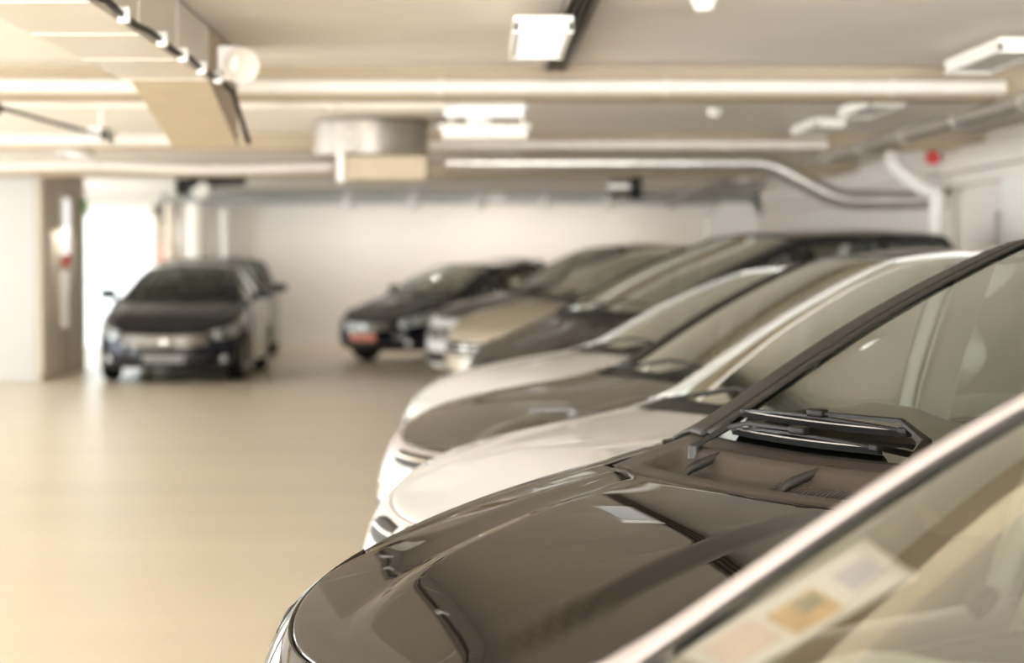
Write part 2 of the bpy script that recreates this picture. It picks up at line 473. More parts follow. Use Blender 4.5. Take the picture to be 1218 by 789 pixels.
    def side_pt(s, x, f, sg, off=0.0):
        """f=0 on the belt, 1 on the roof rail at the given x"""
        qq = np.linspace(0, 8, 801); RP = s.rail(qq)
        xx = np.maximum.accumulate(RP[:, 0]); x = np.asarray(x, float)
        yr = np.interp(x, xx, RP[:, 1]); zr = np.interp(x, xx, RP[:, 2])
        zb = s.zshould(x) ; yb = s.yS(x) - .015
        zr = np.maximum(zr, zb + .004)
        y = yb + (yr - yb) * f + .02 * np.sin(np.pi * f)
        return np.stack(np.broadcast_arrays(x, (y + off) * sg, zb + (zr - zb) * f), -1)
    # --- build
    def build(s):
        p = s.p; rt = s.root; pm = s.paint
        L, W = s.L, s.W
        tb = s.t_of_x(.50); td0 = s.t_of_x(s.xa - .02); tB = s.t_of_x(s.xb); tC = s.t_of_x(s.xc); tR = s.t_of_x(L - .38)
        g = .0022
        def strip(t0, t1, n, v0=0., v1=1., nv=18, off=0.0):
            vv = np.linspace(v0, v1, nv); vv = vv if v1 < .99 else v0 + (v1 - v0) * (1 - (1 - np.linspace(0, 1, nv)) ** 1.35)
            return s.S(np.linspace(t0, t1, n)[:, None], vv[None, :], off)
        # front bumper right round the nose
        panel('front_bumper', strip(-tb + g, tb - g, 90, nv=26), p.get('bumper_m') or pm, rt, .012)
        xs_all = np.linspace(0, 1, 30)
        for sg in (1, -1):
            # fender: side plus the strip of its top beside the bonnet
            tt = np.linspace(tb + g, td0 - g, 34)
            A = s.S((tt * sg)[:, None], (1 - (1 - np.linspace(0, 1, 20)) ** 1.35)[None, :])
            ex = A[:, -1, 0]; he = s.hood_edge(ex) + .003
            top = []
            for k, x in enumerate(ex):
                y0 = abs(A[k, -1, 1]); row = []
                for f in (.35, .7, 1.0):
                    y = y0 + (min(he[k], y0 - .001) - y0) * f
                    row.append((x, y * sg, float(s.top(x, y))))
                row.append((x, (min(he[k], y0 - .001)) * sg, float(s.top(x, he[k])) - .02))
                top.append(row)
            panel('fender', np.concatenate([A, np.array(top)], 1), pm, rt, .006)
            d = panel('front_door', strip((td0 + g) * sg, (tB - g) * sg, 26), pm, rt, .03)
            s.handle(d, s.xb - .22, sg)
            d = panel('rear_door', strip((tB + g) * sg, (tC - g) * sg, 24), pm, rt, .03)
            s.handle(d, s.xc - .2, sg)
            panel('quarter_panel', strip((tC + g) * sg, (tR - g) * sg, 30), pm, rt, .02)
        # rear bumper and tailgate: past the rear quarter the shell closes at the centre
        a = np.concatenate([np.linspace(tR + g, 3, 26), -np.linspace(3, tR + g, 26)[1:]])
        panel('rear_bumper', s.S(a[:, None], np.linspace(0, .52, 10)[None, :]), pm, rt, .012)
        panel('tailgate', s.S(a[:, None], np.linspace(.525, 1, 12)[None, :]), pm, rt, .012)
        for sg in (1, -1):
            panel('tail_light', s.S((np.linspace(tR - .12, tR + .42, 14) * sg)[:, None], np.linspace(.62, .93, 8)[None, :], .008), M_red, rt, .006)
        # bonnet
        nk, nr = 44, 37
        kk = np.linspace(0, 1, nk) ** 1.25; rr = np.linspace(-1, 1, nr)
        tf = s.uh * np.sign(rr) * np.abs(rr) ** .8
        F0 = s.S(tf, np.ones(nr))
        H = np.zeros((nk, nr, 3))
        for j, r in enumerate(rr):
            x0 = F0[j, 0] + .004; x1 = s.hood_rear(r)
            x = x0 + (x1 - x0) * kk
            # side edge of the bonnet at the same k
            xe0 = F0[-1, 0]; xe = xe0 + (s.hood_rear(1.0) - xe0) * kk
            ye = s.hood_edge(xe)
            y_front = F0[j, 1] / max(F0[-1, 1], 1e-6)
            rrk = y_front * (1 - sstep(0, .35, kk)) + r * sstep(0, .35, kk)
            y = ye * rrk
            H[:, j, 0] = x; H[:, j, 1] = y
            H[:, j, 2] = s.top(x, y)
        # small rolled lip on all sides
        lip = H.copy(); lip[0, :, 2] -= .004; lip[-1, :, 2] -= .004; lip[:, 0, 2] -= .002; lip[:, -1, 2] -= .002
        s.hoodP = lip
        hood = panel('hood', lip, pm, rt, .012, off=0)
        # cowl panel in black plastic between bonnet and windscreen
        s.cowl(hood)
        # glass, roof, pillars
        ga = s.ga
        def rp(q): return 1 - ga / s.rail(q)[..., 1]
        q = np.linspace(.02, 2.55, 26); r = np.linspace(-1, 1, 27)
        ws = panel('windshield', s.cross(q[:, None], r[None, :] * (rp(q) - .002)[:, None], -.004), p.get('glass') or M_screen, rt, 0)
        if p.get('frit'):
            qf = np.linspace(.01, .15, 5)
            panel('glass_band', s.cross(qf[:, None], r[None, :] * (rp(qf) - .002)[:, None], -.007), M_black, rt, 0)
        q = np.linspace(2.58, 5.55, 40)
        panel('roof', s.cross(q[:, None], np.linspace(-1, 1, 31)[None, :]), pm, rt, .02, off=0)
        q2 = np.linspace(2.62, 5.45, 20)
        hl_ = s.cross(q2[:, None], np.linspace(-.94, .94, 15)[None, :]); hl_[..., 2] -= .04
        panel('headliner', hl_, M_head, rt, .006)
        q = np.linspace(5.6, 7.55, 20)
        panel('rear_window', s.cross(q[:, None], np.linspace(-.86, .86, 19)[None, :], -.003), M_side, rt, 0)
        q = np.linspace(7.58, 8, 6)
        panel('tailgate_ledge', s.cross(q[:, None], np.linspace(-.98, .98, 15)[None, :]), pm, rt, .02)
        for sg in (1, -1):
            # A pillar: strip beside the glass folded over onto the side of the car
            q = np.linspace(0, 2.62, 36)
            front = s.cross(q[:, None], (rp(q)[:, None] + (1 - rp(q))[:, None] * np.linspace(0, 1, 7)[None, :]) * sg)
            Rl = s.rail(q)
            sd = []
            for k, x in enumerate(Rl[:, 0]):
                zb = float(s.zshould(x)); zr = max(Rl[k, 2], zb + .004); h = zr - zb
                fr = max(0., 1 - .055 / h) if h > .056 else 0.0
                sd.append([s.side_pt(x, 1 + (fr - 1) * f, sg) for f in (.25, .6, 1.0)])
            panel('pillar', np.concatenate([front, np.array(sd)], 1), s.pillar_m, rt, .014)
            if p.get('black_strip'):
                q3 = np.linspace(0.02, 2.5, 24)
                rs = rp(q3)
                st = s.cross(q3[:, None], (rs[:, None] + np.array([-.085, -.04, .012])[None, :] * p.get('seal', 1.0)) * sg, .003)
                panel('glass_seal', st, M_black, rt, .004)
            # C pillar with rear glass edge
            q = np.linspace(5.55, 8, 26); Rl = s.rail(q)
            front = s.cross(q[:, None], np.linspace(.87, 1, 5)[None, :] * sg)
            sd = [[s.side_pt(x, f, sg) for f in (.75, .5, .25, 0.0)] for x in Rl[:, 0]]
            panel('rear_pillar', np.concatenate([front, np.array(sd)], 1), pm, rt, .014)
            # roof rail on the side
            x0 = float(s.rail(2.62)[0]); x1 = float(s.rail(5.55)[0])
            xs = np.linspace(x0, x1, 30)
            fr = [s.side_pt(x, np.linspace(1, 1 - .06 / max(.1, (s.zroof - s.roofc) - float(s.zshould(x))), 4), sg) for x in xs]
            panel('roof_rail', np.array(fr), pm, rt, .016)
            # side windows
            xq0 = s.xa + .18
            for nm, a0, a1 in (('side_window', xq0, s.xb - .03), ('side_window', s.xb + .03, s.xc - .03), ('side_window', s.xc + .03, x1 + .02)):
                if a1 - a0 < .12: continue
                xs = np.linspace(a0, a1, 20)
                panel(nm, np.array([s.side_pt(x, np.linspace(0, .94, 8), sg, -.006) for x in xs]), M_side, rt, 0)
            for xp in (s.xb, s.xc):
                xs = np.linspace(xp - .034, xp + .034, 4)
                panel('door_pillar', np.array([s.side_pt(x, np.linspace(0, .97, 10), sg, .002) for x in xs]), M_black if p.get('black_bpillar', True) else pm, rt, .03)
                xs = np.linspace(xp - .07, xp + .07, 4)
                panel('pillar_trim', np.array([s.side_pt(x, np.linspace(-.3, .97, 8), sg, -.05) for x in xs]), M_cream if s.seat == 'cream' else M_head, rt, .02)
            # mirrors
            s.mirror(sg)
        s.lights()
        s.grilles()
        s.interior()
        # wheels
        ty, ri = wheel_meshes(s.wr, .205)
        for xw in (s.xwf, s.xwr):
            for sg in (1, -1):
                w = bpy.data.objects.new('wheel', ty); COL.objects.link(w); w.parent = rt
                w.location = (xw, sg * (W / 2 - .13), s.wr); w.rotation_euler = (0, 0, 0 if sg < 0 else math.pi)
                r_ = bpy.data.objects.new('rim', ri); COL.objects.link(r_); r_.parent = w
        # underbody, dark
        box('underbody', (.35, -W / 2 + .30, .22), (L - .3, W / 2 - .30, .52), M_void, rt, .03)
        box('engine_bay', (.32, -W / 2 + .33, .45), (s.xa - .05, W / 2 - .33, .60), M_void, rt, .03)
    def hood_edge(s, x):
        F = s.S(s.uh, 1.0); x0 = float(F[0])
        ys = s.yS(x)
        rho = 1 - (1 - s.rh) * sstep(x0, x0 + .35, x)
        return ys * rho
    def hood_rear(s, r): return s.xh - s.hbow * (1 - np.abs(r) ** 2)
    def handle(s, d, x, sg):
        y = s.W / 2 - .012; z = s.zshould(x) - .17
        me = rbox_mesh('door_handle', (x - .1, -.018, z - .016), (x + .1, .018, z + .016), .012, Matrix.Translation((0, sg * y, 0)))
        link('door_handle', me, s.paint, d)
    def cowl(s, hood):
        p = s.p
        r = np.linspace(-.985, .985, 41); f = np.linspace(0, 1, 16)
        P = np.zeros((len(f), len(r), 3))
        for j, rj in enumerate(r):
            xh = s.hood_rear(rj) + .006; yh = float(s.hood_edge(xh)) * rj; zh = float(s.top(xh, yh)) - .006
            g = s.cross(0.03, rj)
            xg, yg, zg = float(g[0]) + .01, float(g[1]), float(g[2]) - .012
            fall = 1 - abs(rj) ** 8
            P[:, j, 0] = xh + (xg - xh) * f; P[:, j, 1] = yh + (yg - yh) * f
            z = zh + (zg - zh) * f
            if p.get('detail'):
                # trough with a rounded rear rim
                z = z - .030 * sstep(.18, .26, f) * (1 - sstep(.52, .62, f)) * (1 - sstep(.72, .80, abs(rj)))
                z = z + .012 * np.exp(-((f - .66) / .08) ** 2) * (1 - sstep(.74, .82, abs(rj)))
            else:
                z = z - .02 * np.sin(np.pi * f) * fall
            P[:, j, 2] = z
        s.cowlP = P
        c = panel('cowl_panel', P, M_plastic if p.get('detail') else M_black, s.root, .008)
        if p.get('detail'):
            # vent in the trough, near half: dark well under a row of slats
            link('vent_well', grid_mesh('vent_well', np.array([[tuple(s.cowl_pt(ff, rj) + Vector((0, 0, .0055))) for ff in (.28, .4, .51)] for rj in np.linspace(-.02, -.66, 24)])), M_void, c)
            for k in range(30):
                rj = -.03 - .62 * k / 29
                a = s.cowl_pt(.30, rj); b = s.cowl_pt(.50, rj)
                link('vent_slat', tube_mesh('vent_slat', [a + Vector((0, 0, .009)), (a + b) / 2 + Vector((0, 0, .011)), b + Vector((0, 0, .009))], .0042, 6), M_plastic, c)
            # two ridges across the trough
            for rj in (.50, -.12):
                a = s.cowl_pt(.24, rj); b = s.cowl_pt(.42, rj - .01); d = s.cowl_pt(.80, rj - .05)
                link('cowl_fin', tube_mesh('cowl_fin', [a + Vector((-.004, 0, .0)), a * .5 + b * .5 + Vector((0, 0, .022)), b + Vector((0, 0, .030)), d * .6 + b * .4 + Vector((0, 0, .016)), d + Vector((0, 0, .002))], [.006, .013, .015, .011, .004], 10), M_black, c)
        # wipers, each pivoting at its own end of the cowl and lying crosswise
        if p['wipers']:
            if p.get('detail'): s.wipers_detail(c)
            else:
                for y0, y1, zz in ((.52, -.16, .03), (.02, -.60, .045)):
                    wp = link('wiper', tube_mesh('wiper', [s.glass_pt(-.05, y0) + Vector((-.02, 0, .02)), s.glass_pt(.12, (y0 * .4 + y1 * .6)) + Vector((-.02, 0, zz)), s.glass_pt(.1, y1) + Vector((-.02, 0, .02))], .010, 8), M_black, s.root)
    def cowl_pt(s, f, r):
        P = s.cowlP; i = f * (P.shape[0] - 1); j = (r / .985 + 1) / 2 * (P.shape[1] - 1)
        i0, j0 = int(i), int(j); i1, j1 = min(i0 + 1, P.shape[0] - 1), min(j0 + 1, P.shape[1] - 1); a, b = i - i0, j - j0
        return Vector(P[i0, j0] * (1 - a) * (1 - b) + P[i1, j0] * a * (1 - b) + P[i0, j1] * (1 - a) * b + P[i1, j1] * a * b)
    def glass_pt(s, q, y):
        yr = float(s.rail(max(q, 0))[1]); v = s.cross(max(q, 0), y / yr)
        v = Vector(v)
        if q < 0: v = v + Vector((q * .9, 0, q * .35))
        return v
    def wipers_detail(s, c):
        up = Vector((-.35, 0, .94))
        def W(q, y, h): return s.glass_pt(q, y) + up * h
        # (pivot y, tip-of-arm y, blade from y to y, base q)
        for nm, piv, elbow, mid, b0, b1, qb, hb in (
                ('wiper', .47, .40, .06, .43, -.22, .045, .030),
                ('wiper', -.40, -.36, .08, .52, -.24, .17, .030)):
            pv = s.glass_pt(-.10, piv)
            w = link(nm, tube_mesh('wiper_pivot', [pv + Vector((0, 0, -.012)), pv + Vector((0, 0, .024)), pv + Vector((0, 0, .03))], [.02, .019, .012], 16), M_black, s.root)
            # arm: flat bar rising from the pivot, cranked, then along the blade
            pts = [pv + Vector((0, 0, .024)), W(qb * .5 - .01, elbow, .042), W(qb, elbow * .72 + mid * .28, .05), W(qb + .01, mid, .046)]
            wid = [.017, .013, .009, .006]
            s.bar('wiper_arm', pts, wid, [.008, .007, .006, .004], M_steelgrey, w)
            # blade: curved bridge, two yokes, rubber lip
            n = 15
            yy = [b0 + (b1 - b0) * k / (n - 1) for k in range(n)]
            bridge = [W(qb + .01, y, .018 + .016 * (1 - (2 * k / (n - 1) - 1) ** 2)) for k, y in enumerate(yy)]
            s.bar('wiper_bridge', bridge, [.004] + [.006] * (n - 2) + [.004], [.004] * n, M_steelgrey, w)
            s.bar('wiper_blade', [W(qb + .012, y, .012) for y in yy], [.010] * n, [.011] * n, M_rubber, w)
            s.bar('wiper_spine', [W(qb + .004, y, .022) for y in yy[1:-1]], [.0022] * (n - 2), [.002] * (n - 2), mat('wiper_edge', srgb(120, 112, 104), rough=0.4, metal=0.5), w)
            for f in (.02, .98):
                y = b0 + (b1 - b0) * f
                link('blade_cap', rbox_mesh('blade_cap', (-.010, -.016, -.009), (.010, .016, .009), .004, Matrix.Translation(W(qb + .012, y, .017))), M_steelgrey, w)
            link('arm_hook', rbox_mesh('arm_hook', (-.014, -.032, -.010), (.014, .032, .012), .006, Matrix.Translation(W(qb + .01, mid, .044))), M_steelgrey, w)
        # washer jets on the cowl
    def bar(s, name, pts, wid, hei, material, parent):
        pts = [Vector(v) for v in pts]; V = []; F = []
        for i, q in enumerate(pts):
            t = (pts[min(i + 1, len(pts) - 1)] - pts[max(i - 1, 0)]).normalized()
            u = Vector((0, 0, 1)); a = t.cross(u).normalized(); u = a.cross(t).normalized()
            w, h = wid[i], hei[i]
            V += [q + a * w - u * h, q + a * w * .9 + u * h * .5, q + a * w * .4 + u * h, q - a * w * .4 + u * h, q - a * w * .9 + u * h * .5, q - a * w - u * h]
        n = 6
        for i in range(len(pts) - 1):
            for k in range(n): F.append((i * n + k, i * n + (k + 1) % n, (i + 1) * n + (k + 1) % n, (i + 1) * n + k))
        F.append(tuple(range(n))[::-1]); F.append(tuple((len(pts) - 1) * n + k for k in range(n)))
        return link(name, mesh_pd(name, V, F, True, 35), material, parent)
    def mirror(s, sg):
        x = s.xa + s.mirror_dx; y = s.W / 2 + .10; z = float(s.zshould(x)) + .09
        n = 18; m = 12; P = np.zeros((m, n, 3))
        for i in range(m):
            a = math.pi * (i / (m - 1)) - math.pi / 2
            for k in range(n):
                b = 2 * math.pi * k / n
                c = math.cos(a) ** .6 if abs(a) < 1.57 else 0
                P[i, k] = (.055 * c * math.copysign(abs(math.cos(b)) ** .8, math.cos(b)) - .03, .115 * math.sin(a), .072 * c * math.copysign(abs(math.sin(b)) ** .8, math.sin(b)))
        P += np.array([x, y * sg, z])
        o = link('side_mirror', grid_mesh('side_mirror', P, close_v=True), s.p.get('mirror_m') or s.paint, s.root)
        y0 = float(s.yS(x)) - .03
        link('mirror_arm', tube_mesh('mirror_arm', [(x, y0 * sg, z - .09), (x - .02, (y - .05) * sg, z - .03)], [.03, .025], 10), M_black, o)
        link('mirror_glass', rbox_mesh('mirror_glass', (x + .024, -.085, z - .052), (x + .030, .085, z + .052), .003, Matrix.Translation((0, y * sg, 0))), M_chrome, o)
    def lights(s):
        u0, u1, v0, v1 = s.hl
        for sg in (1, -1):
            t = np.linspace(u0, u1, 18); f = np.linspace(0, 1, 9)
            P = np.zeros((18, 9, 3)); Q = P.copy()
            for i, ti in enumerate(t):
                k = i / 17
                lo = v0 + (v1 - v0) * (.25 * k ** 2 + .18 * (1 - k) ** 3); hi = v1 - (v1 - v0) * (.10 * (1 - k) ** 2 + .28 * k ** 4)
                P[i] = s.S(ti * sg, lo + (hi - lo) * f, .012); Q[i] = s.S(ti * sg, lo + (hi - lo) * f, .004)
            b = panel('headlight', Q, s.lens or M_lens, s.root, .006)
            if s.lens:
                panel('headlight_bar', s.S((np.linspace(u0, u1, 8) * sg)[:, None], np.linspace(v0 + (v1 - v0) * .5, v0 + (v1 - v0) * .62, 4)[None, :], .012), s.paint, b, .006)
            if s.lens is None: panel('headlight_cover', P, M_lampcover, b, 0)
            for k, rad in (() if s.lens else ((.5, .022),) if s.p.get('slim') else ((.30, .05), (.62, .058))):
                ti = u0 + (u1 - u0) * k; c = Vector(s.S(ti * sg, v0 + (v1 - v0) * .5, .004))
                d = Vector(s.S(ti * sg, v0 + (v1 - v0) * .5, .05)) - c
                me = lathe_mesh('lamp_projector', [(0.001, .004), (rad * .6, .004), (rad * .92, .010), (rad, .012), (rad, 0), (rad * .8, -.01)], 20)
                me.transform(Vector((0, 1, 0)).rotation_difference(d.normalized()).to_matrix().to_4x4()); me.transform(Matrix.Translation(c))
                link('lamp_projector', me, M_lensdark if k < .5 else M_chrome, b)
            # fog lamp
            c = Vector(s.S(.55 * sg, .22, .004)); d = Vector(s.S(.55 * sg, .22, .05)) - c
            me = lathe_mesh('fog_lamp', [(0.001, .010), (.03, .008), (.042, .012), (.048, .004), (.048, -.01)], 20)
            me.transform(Vector((0, 1, 0)).rotation_difference(d.normalized()).to_matrix().to_4x4()); me.transform(Matrix.Translation(c))
            link('fog_lamp', me, M_lens, s.root)
    def grilles(s):
        w, v0, v1 = s.grille
        t = np.linspace(-w, w, 30)
        def zone(vlo, vhi, ww, off, n=6):
            P = np.zeros((30, n, 3))
            for i, ti in enumerate(np.linspace(-ww, ww, 30)):
                k = (ti / ww) ** 2
                P[i] = s.S(ti, np.linspace(vlo + (vhi - vlo) * .22 * k, vhi - (vhi - vlo) * .05 * k, n), off)
            return P
        gr = panel('grille', zone(v0, v1, w, .004), M_black, s.root, .006)
        nb = s.p.get('nbars', 3)
        m = M_chrome if s.chrome_grille else M_black
        for k in range(nb):
            c = v0 + (v1 - v0) * (k + .6) / nb
            panel('grille_slat', zone(c - .012, c + .016, w * .97, .014, 4), m, gr, .012)
        if s.p.get('badge', True):
            c = Vector(s.S(0, (v0 + v1) / 2, .02))
            me = lathe_mesh('badge', [(.001, .010), (.03, .009), (.048, .005), (.055, 0), (.055, -.012)], 24)
            me.transform(Matrix.Rotation(R(90), 4, 'Z')); me.transform(Matrix.Scale(.72, 4, (0, 0, 1))); me.transform(Matrix.Translation(c))
            link('badge', me, M_chrome, gr)
        wi, a, b = s.intake
        panel('lower_intake', zone(a, b, wi, .004), M_black, s.root, .006)
        if s.plate:
            c = Vector(s.S(0, s.p.get('plate_v', .42), .02))
            box('license_plate', (c.x - .008, -.26, c.z - .056), (c.x + .006, .26, c.z + .056), s.plate, s.root, .004, 1)
    def interior(s):
        rt = s.root; W = s.W
        sm = M_cream if s.seat == 'cream' else M_greyfab
        dm = {'dark': M_dashdark, 'tan': M_dash, 'light': mat('dash_light', srgb(206, 212, 206), rough=0.6)}[s.dash]
        # dashboard: top deck following the windscreen base, rolled rear edge, front face
        r = np.linspace(-.93, .93, 25); prof = [(0.03, -.02), (.12, -.015), (.3, .0), (.42, .012), (.5, .0), (.53, -.06), (.48, -.25), (.45, -.42)]
        P = np.zeros((len(prof), len(r), 3))
        for j, rj in enumerate(r):
            g = s.cross(.04, rj)
            for i, (dx, dz) in enumerate(prof):
                xq = float(g[0]) + dx + (.10 * (1 - rj ** 2)) * min(1, i / 4)
                hump = .035 * math.exp(-((rj - .5) / .22) ** 2) * (1 if i in (3, 4) else .5 if i == 2 else 0)
                P[i, j] = (xq, g[1] * (.97 if i < 6 else .9), float(s.cross(.04, 1)[2]) - .015 + dz + hump + s.dash_h * sstep(.05, .3, dx) * (i < 6))
        panel('dashboard', P, dm, rt, .01)
        zs = .30
        box('cabin_floor', (s.xa - .1, -W / 2 + .2, zs - .05), (s.L - .35, W / 2 - .2, zs), M_dashdark, rt, .02)
        xs = s.xa + 1.05
        def seat(y, x, wide=.50, name='seat', hr=True, tilt=18):
            b = link(name, rbox_mesh('seat_cushion', (x - .30, y - wide / 2, zs + .12), (x + .25, y + wide / 2, zs + .32), .07), sm, rt)
            mt = Matrix.Translation((x + .22, y, zs + .26)) @ Matrix.Rotation(R(tilt), 4, 'Y')
            link('backrest', rbox_mesh('backrest', (-.06, -wide / 2 + .01, -.04), (.07, wide / 2 - .01, .58), .06, mt), sm, b)
            if hr:
                for yy in ((0,) if wide < .7 else (-.38, .38)):
                    link('headrest', rbox_mesh('headrest', (-.05, yy - .13, .61), (.05, yy + .13, .80), .05, mt), sm, b)
        seat(.37, xs); seat(-.37, xs)
        seat(0, s.xb + .72 if s.xb + 1.15 < s.xtb else s.xb + .6, 1.24, 'rear_seat')
        # steering wheel on the far side (left of the car)
        n = 28; P = []
        c = Vector((s.xa + .52, -.37 if s.p.get('rhd') else -.37, s.za - .06))
        mt = Matrix.Translation(c) @ Matrix.Rotation(R(62), 4, 'Y')
        pts = [mt @ Vector((.18 * math.cos(2 * math.pi * k / n), .18 * math.sin(2 * math.pi * k / n), 0)) for k in range(n)]
        ring = []
        for k, q in enumerate(pts):
            rad = (q - c).normalized(); ax = (mt.to_3x3() @ Vector((0, 0, 1)))
            ring.append([q + (rad * math.cos(a) + ax * math.sin(a)) * .014 for a in [2 * math.pi * j / 8 for j in range(8)]])
        wh = link('steering_wheel', grid_mesh('steering_wheel', np.array([[tuple(v) for v in rg] for rg in ring]), close_u=True, close_v=True), M_black, rt)
        me = rbox_mesh('wheel_hub', (-.05, -.165, -.012), (.06, .165, .012), .010, mt); link('wheel_hub', me, M_black, wh)
        # interior mirror
        v = s.cross(2.2, 0.0)
        link('rear_view_mirror', rbox_mesh('rear_view_mirror', (-.012, -.12, -.035), (.012, .12, .035), .011, Matrix.Translation((float(v[0]) + .07, 0, float(v[2]) - .05))), M_black, rt)
        # inner faces of the doors
        for sg in (1, -1):
            x = np.linspace(s.xa + .02, s.L - .5, 16)
            P = np.array([[(xx, sg * (W / 2 - .16 - .02 * f), .3 + (float(s.zshould(xx)) - .32) * f) for f in (0, .33, .66, 1)] for xx in x])
            panel('door_card', P, M_cream if s.seat == 'cream' else M_dashdark, rt, .01)

def pchip_cr(x, xs, ys):
    """Catmull-Rom through evenly spaced knots"""
    x = np.asarray(x, float); n = len(ys)
    i = np.clip(np.floor(x).astype(int), 0, n - 2); t = x - i
    g = lambda k: np.asarray(ys)[np.clip(k, 0, n - 1)]
    p0 = np.where(i > 0, g(i - 1), 2 * g(0) - g(1)); p1 = g(i); p2 = g(i + 1); p3 = np.where(i < n - 2, g(i + 2), 2 * g(n - 1) - g(n - 2))
    return .5 * ((2 * p1) + (-p0 + p2) * t + (2 * p0 - 5 * p1 + 4 * p2 - p3) * t**2 + (-p0 + 3 * p1 - 3 * p2 + p3) * t**3)

def ZE(k, L=4.3, nose=0.0):
    return [(a * L / 4.3 if a > 1.7 else a, b + k) for a, b in DEF['ze']]

P_brown = paint('dark_bronze', (0.008, 0.006, 0.005), metal=0.0)
P_white = paint('white', (0.60, 0.59, 0.57))
P_white2 = paint('white_warm', (0.78, 0.765, 0.74))
P_dark = paint('dark_grey', (0.055, 0.048, 0.040), metal=0.3)
P_black = paint('black', (0.010, 0.010, 0.011))
P_gold = paint('champagne', (0.50, 0.43, 0.31), metal=0.3)
P_navy = paint('navy', (0.008, 0.008, 0.014))
P_silver = paint('silver', (0.62, 0.57, 0.58), metal=0.5)

GROW = 'cars parked side by side in the angled row on the right'
CARS = {}
def ze_scaled(xh, xa, L, nose, cowl, belt):
    return [(0, nose - .10), (.1, nose - .05), (.2, nose), (.7, nose + (cowl - nose) * .62), (xh, cowl), (xa, cowl + .035), (min(xa + 1.4, L - 1.0), belt), (L - .4, belt), (L, belt - .08)]
# nearest: only its windscreen corner and far A pillar are in the frame
CARS[0] = Car('car', 'pale silver car cut by the lower right corner, paper sheet behind its windscreen', P_silver, (-.61, 1.425), 30, GROW,
              seat='grey', dash='light', xa=1.33, ya=.78, za=.985, run=1.07, yr=.56, ga=.055, mirror_dx=.8, glass=glass_mat('windscreen_glass_near', (0.92, 0.96, 0.95), refl=1.3), black_strip=True, seal=.42)
CARS[1] = Car('car', 'dark bronze car in sharp focus with wipers parked on a black cowl', P_brown, (-.36, 4.42), 30, GROW,
              L=4.45, W=1.80, xf=.85, xh=1.25, hbow=.10, xa=1.55, ya=.74, za=1.07, gbow=.16, bowexp=1.7, ga=.125, wsbow=.07, dome=.020, dome_r=.45, hood_crease=.004, n=3.3, glass=M_screen1, frit=True, dash_h=.045, hl=(.50, .97, .64, .97), run=1.12, zroof=1.69, yr=.61, foff=.075, uh=.70,
              ze=[(0, .56), (.13, .62), (.22, .675), (.5, .795), (.9, .915), (1.25, .985), (1.6, 1.035), (3.0, 1.06), (4.0, 1.06), (4.45, .98)],
              crown=.020, xb=2.55, xc=3.4, xrt=3.8, zrt=1.60, xtb=4.2, ztb=1.1, xwr=3.55, seat='cream', dash='dark', detail=True,
              pillar=mat('pillar_black', srgb(38, 34, 31), rough=0.45, spec=0.3), black_strip=True, mirror_dx=.75, wr=.32)
CARS[2] = Car('car', 'white car directly behind the dark bronze one, its closed bonnet edge showing', P_white, (-.27, 6.9), 30, GROW,
              L=4.4, xh=1.42, xa=1.64, za=1.0, run=1.05, zroof=1.625, xb=2.45, xc=3.3, xrt=3.7, zrt=1.55, xtb=4.15, xwr=3.5,
              ze=ze_scaled(1.42, 1.64, 4.4, .66, .945, 1.03), crown=.05, seat='cream', dash='tan', mirror_dx=.75,
              grille=(.07, .89, .985), nbars=1, badge=False, chrome_grille=False, hl=(.12, .33, .76, .97), lens=M_black, slim=True)
CARS[3] = Car('car', 'dark grey car with pale front bumper parked between the two white ones', P_dark, (-.33, 9.35), 30, GROW, L=4.4,
              xh=1.45, xa=1.68, za=.985, run=1.1, zroof=1.61, xb=2.5, xc=3.3, xrt=3.7, zrt=1.54, xtb=4.15, xwr=3.5,
              ze=ze_scaled(1.45, 1.68, 4.4, .69, .945, 1.02), seat='grey', dash='tan', mirror_dx=.75, black_strip=True, pillar=M_black, bumper_m=P_silver, hl=(.13, .36, .48, .76), grille=(.19, .82, .96), nbars=1, badge=False, intake=(.38, .28, .42), slim=True)
CARS[4] = Car('car', 'white car with black wiper corner, second white one from the front', P_white2, (-.33, 11.9), 30, GROW, L=4.4,
              xh=1.42, xa=1.68, za=1.0, run=1.05, zroof=1.535, xb=2.5, xc=3.3, xrt=3.6, zrt=1.46, xtb=4.15, xwr=3.5,
              ze=ze_scaled(1.42, 1.68, 4.4, .68, .95, 1.01), seat='grey', dash='tan', mirror_dx=.75)
CARS[5] = Car('minivan', 'tall black roofed minivan standing behind the second white car', P_black, (.05, 15.7), 30, GROW, L=4.65,
              xh=1.0, xa=1.15, za=1.15, run=1.45, zroof=1.80, yr=.64, xb=2.5, xc=3.5, xrt=4.2, zrt=1.76, xtb=4.5, ztb=1.2, xwr=3.7,
              ze=ze_scaled(1.0, 1.15, 4.65, .80, 1.07, 1.12), dash='tan', mirror_dx=.8)
CARS[6] = Car('car', 'champagne coloured car squeezed between the minivan and a black grilled car', P_gold, (-.2, 20.2), 30, GROW, L=4.4,
              za=1.17, zroof=1.69, zrt=1.62, ztb=1.15, ze=ze_scaled(1.2, 1.45, 4.4, .86, 1.11, 1.12), mirror_dx=.7)
CARS[7] = Car('car', 'dark car with white lower bumper, last of the angled row before the navy one', P_dark, (-.5, 24.4), 30, GROW, L=4.4,
              za=1.17, zroof=1.74, zrt=1.68, ztb=1.15, ze=ze_scaled(1.2, 1.45, 4.4, .86, 1.11, 1.12), seat='cream', mirror_dx=.6, bumper_m=P_white2)
CARS[8] = Car('car', 'navy car with orange number plate standing alone near the back wall', P_navy, (-1.75, 29.7), 50, GROW, L=4.3, zroof=1.50, xa=1.35, plate=M_plateor, mirror_m=P_black)
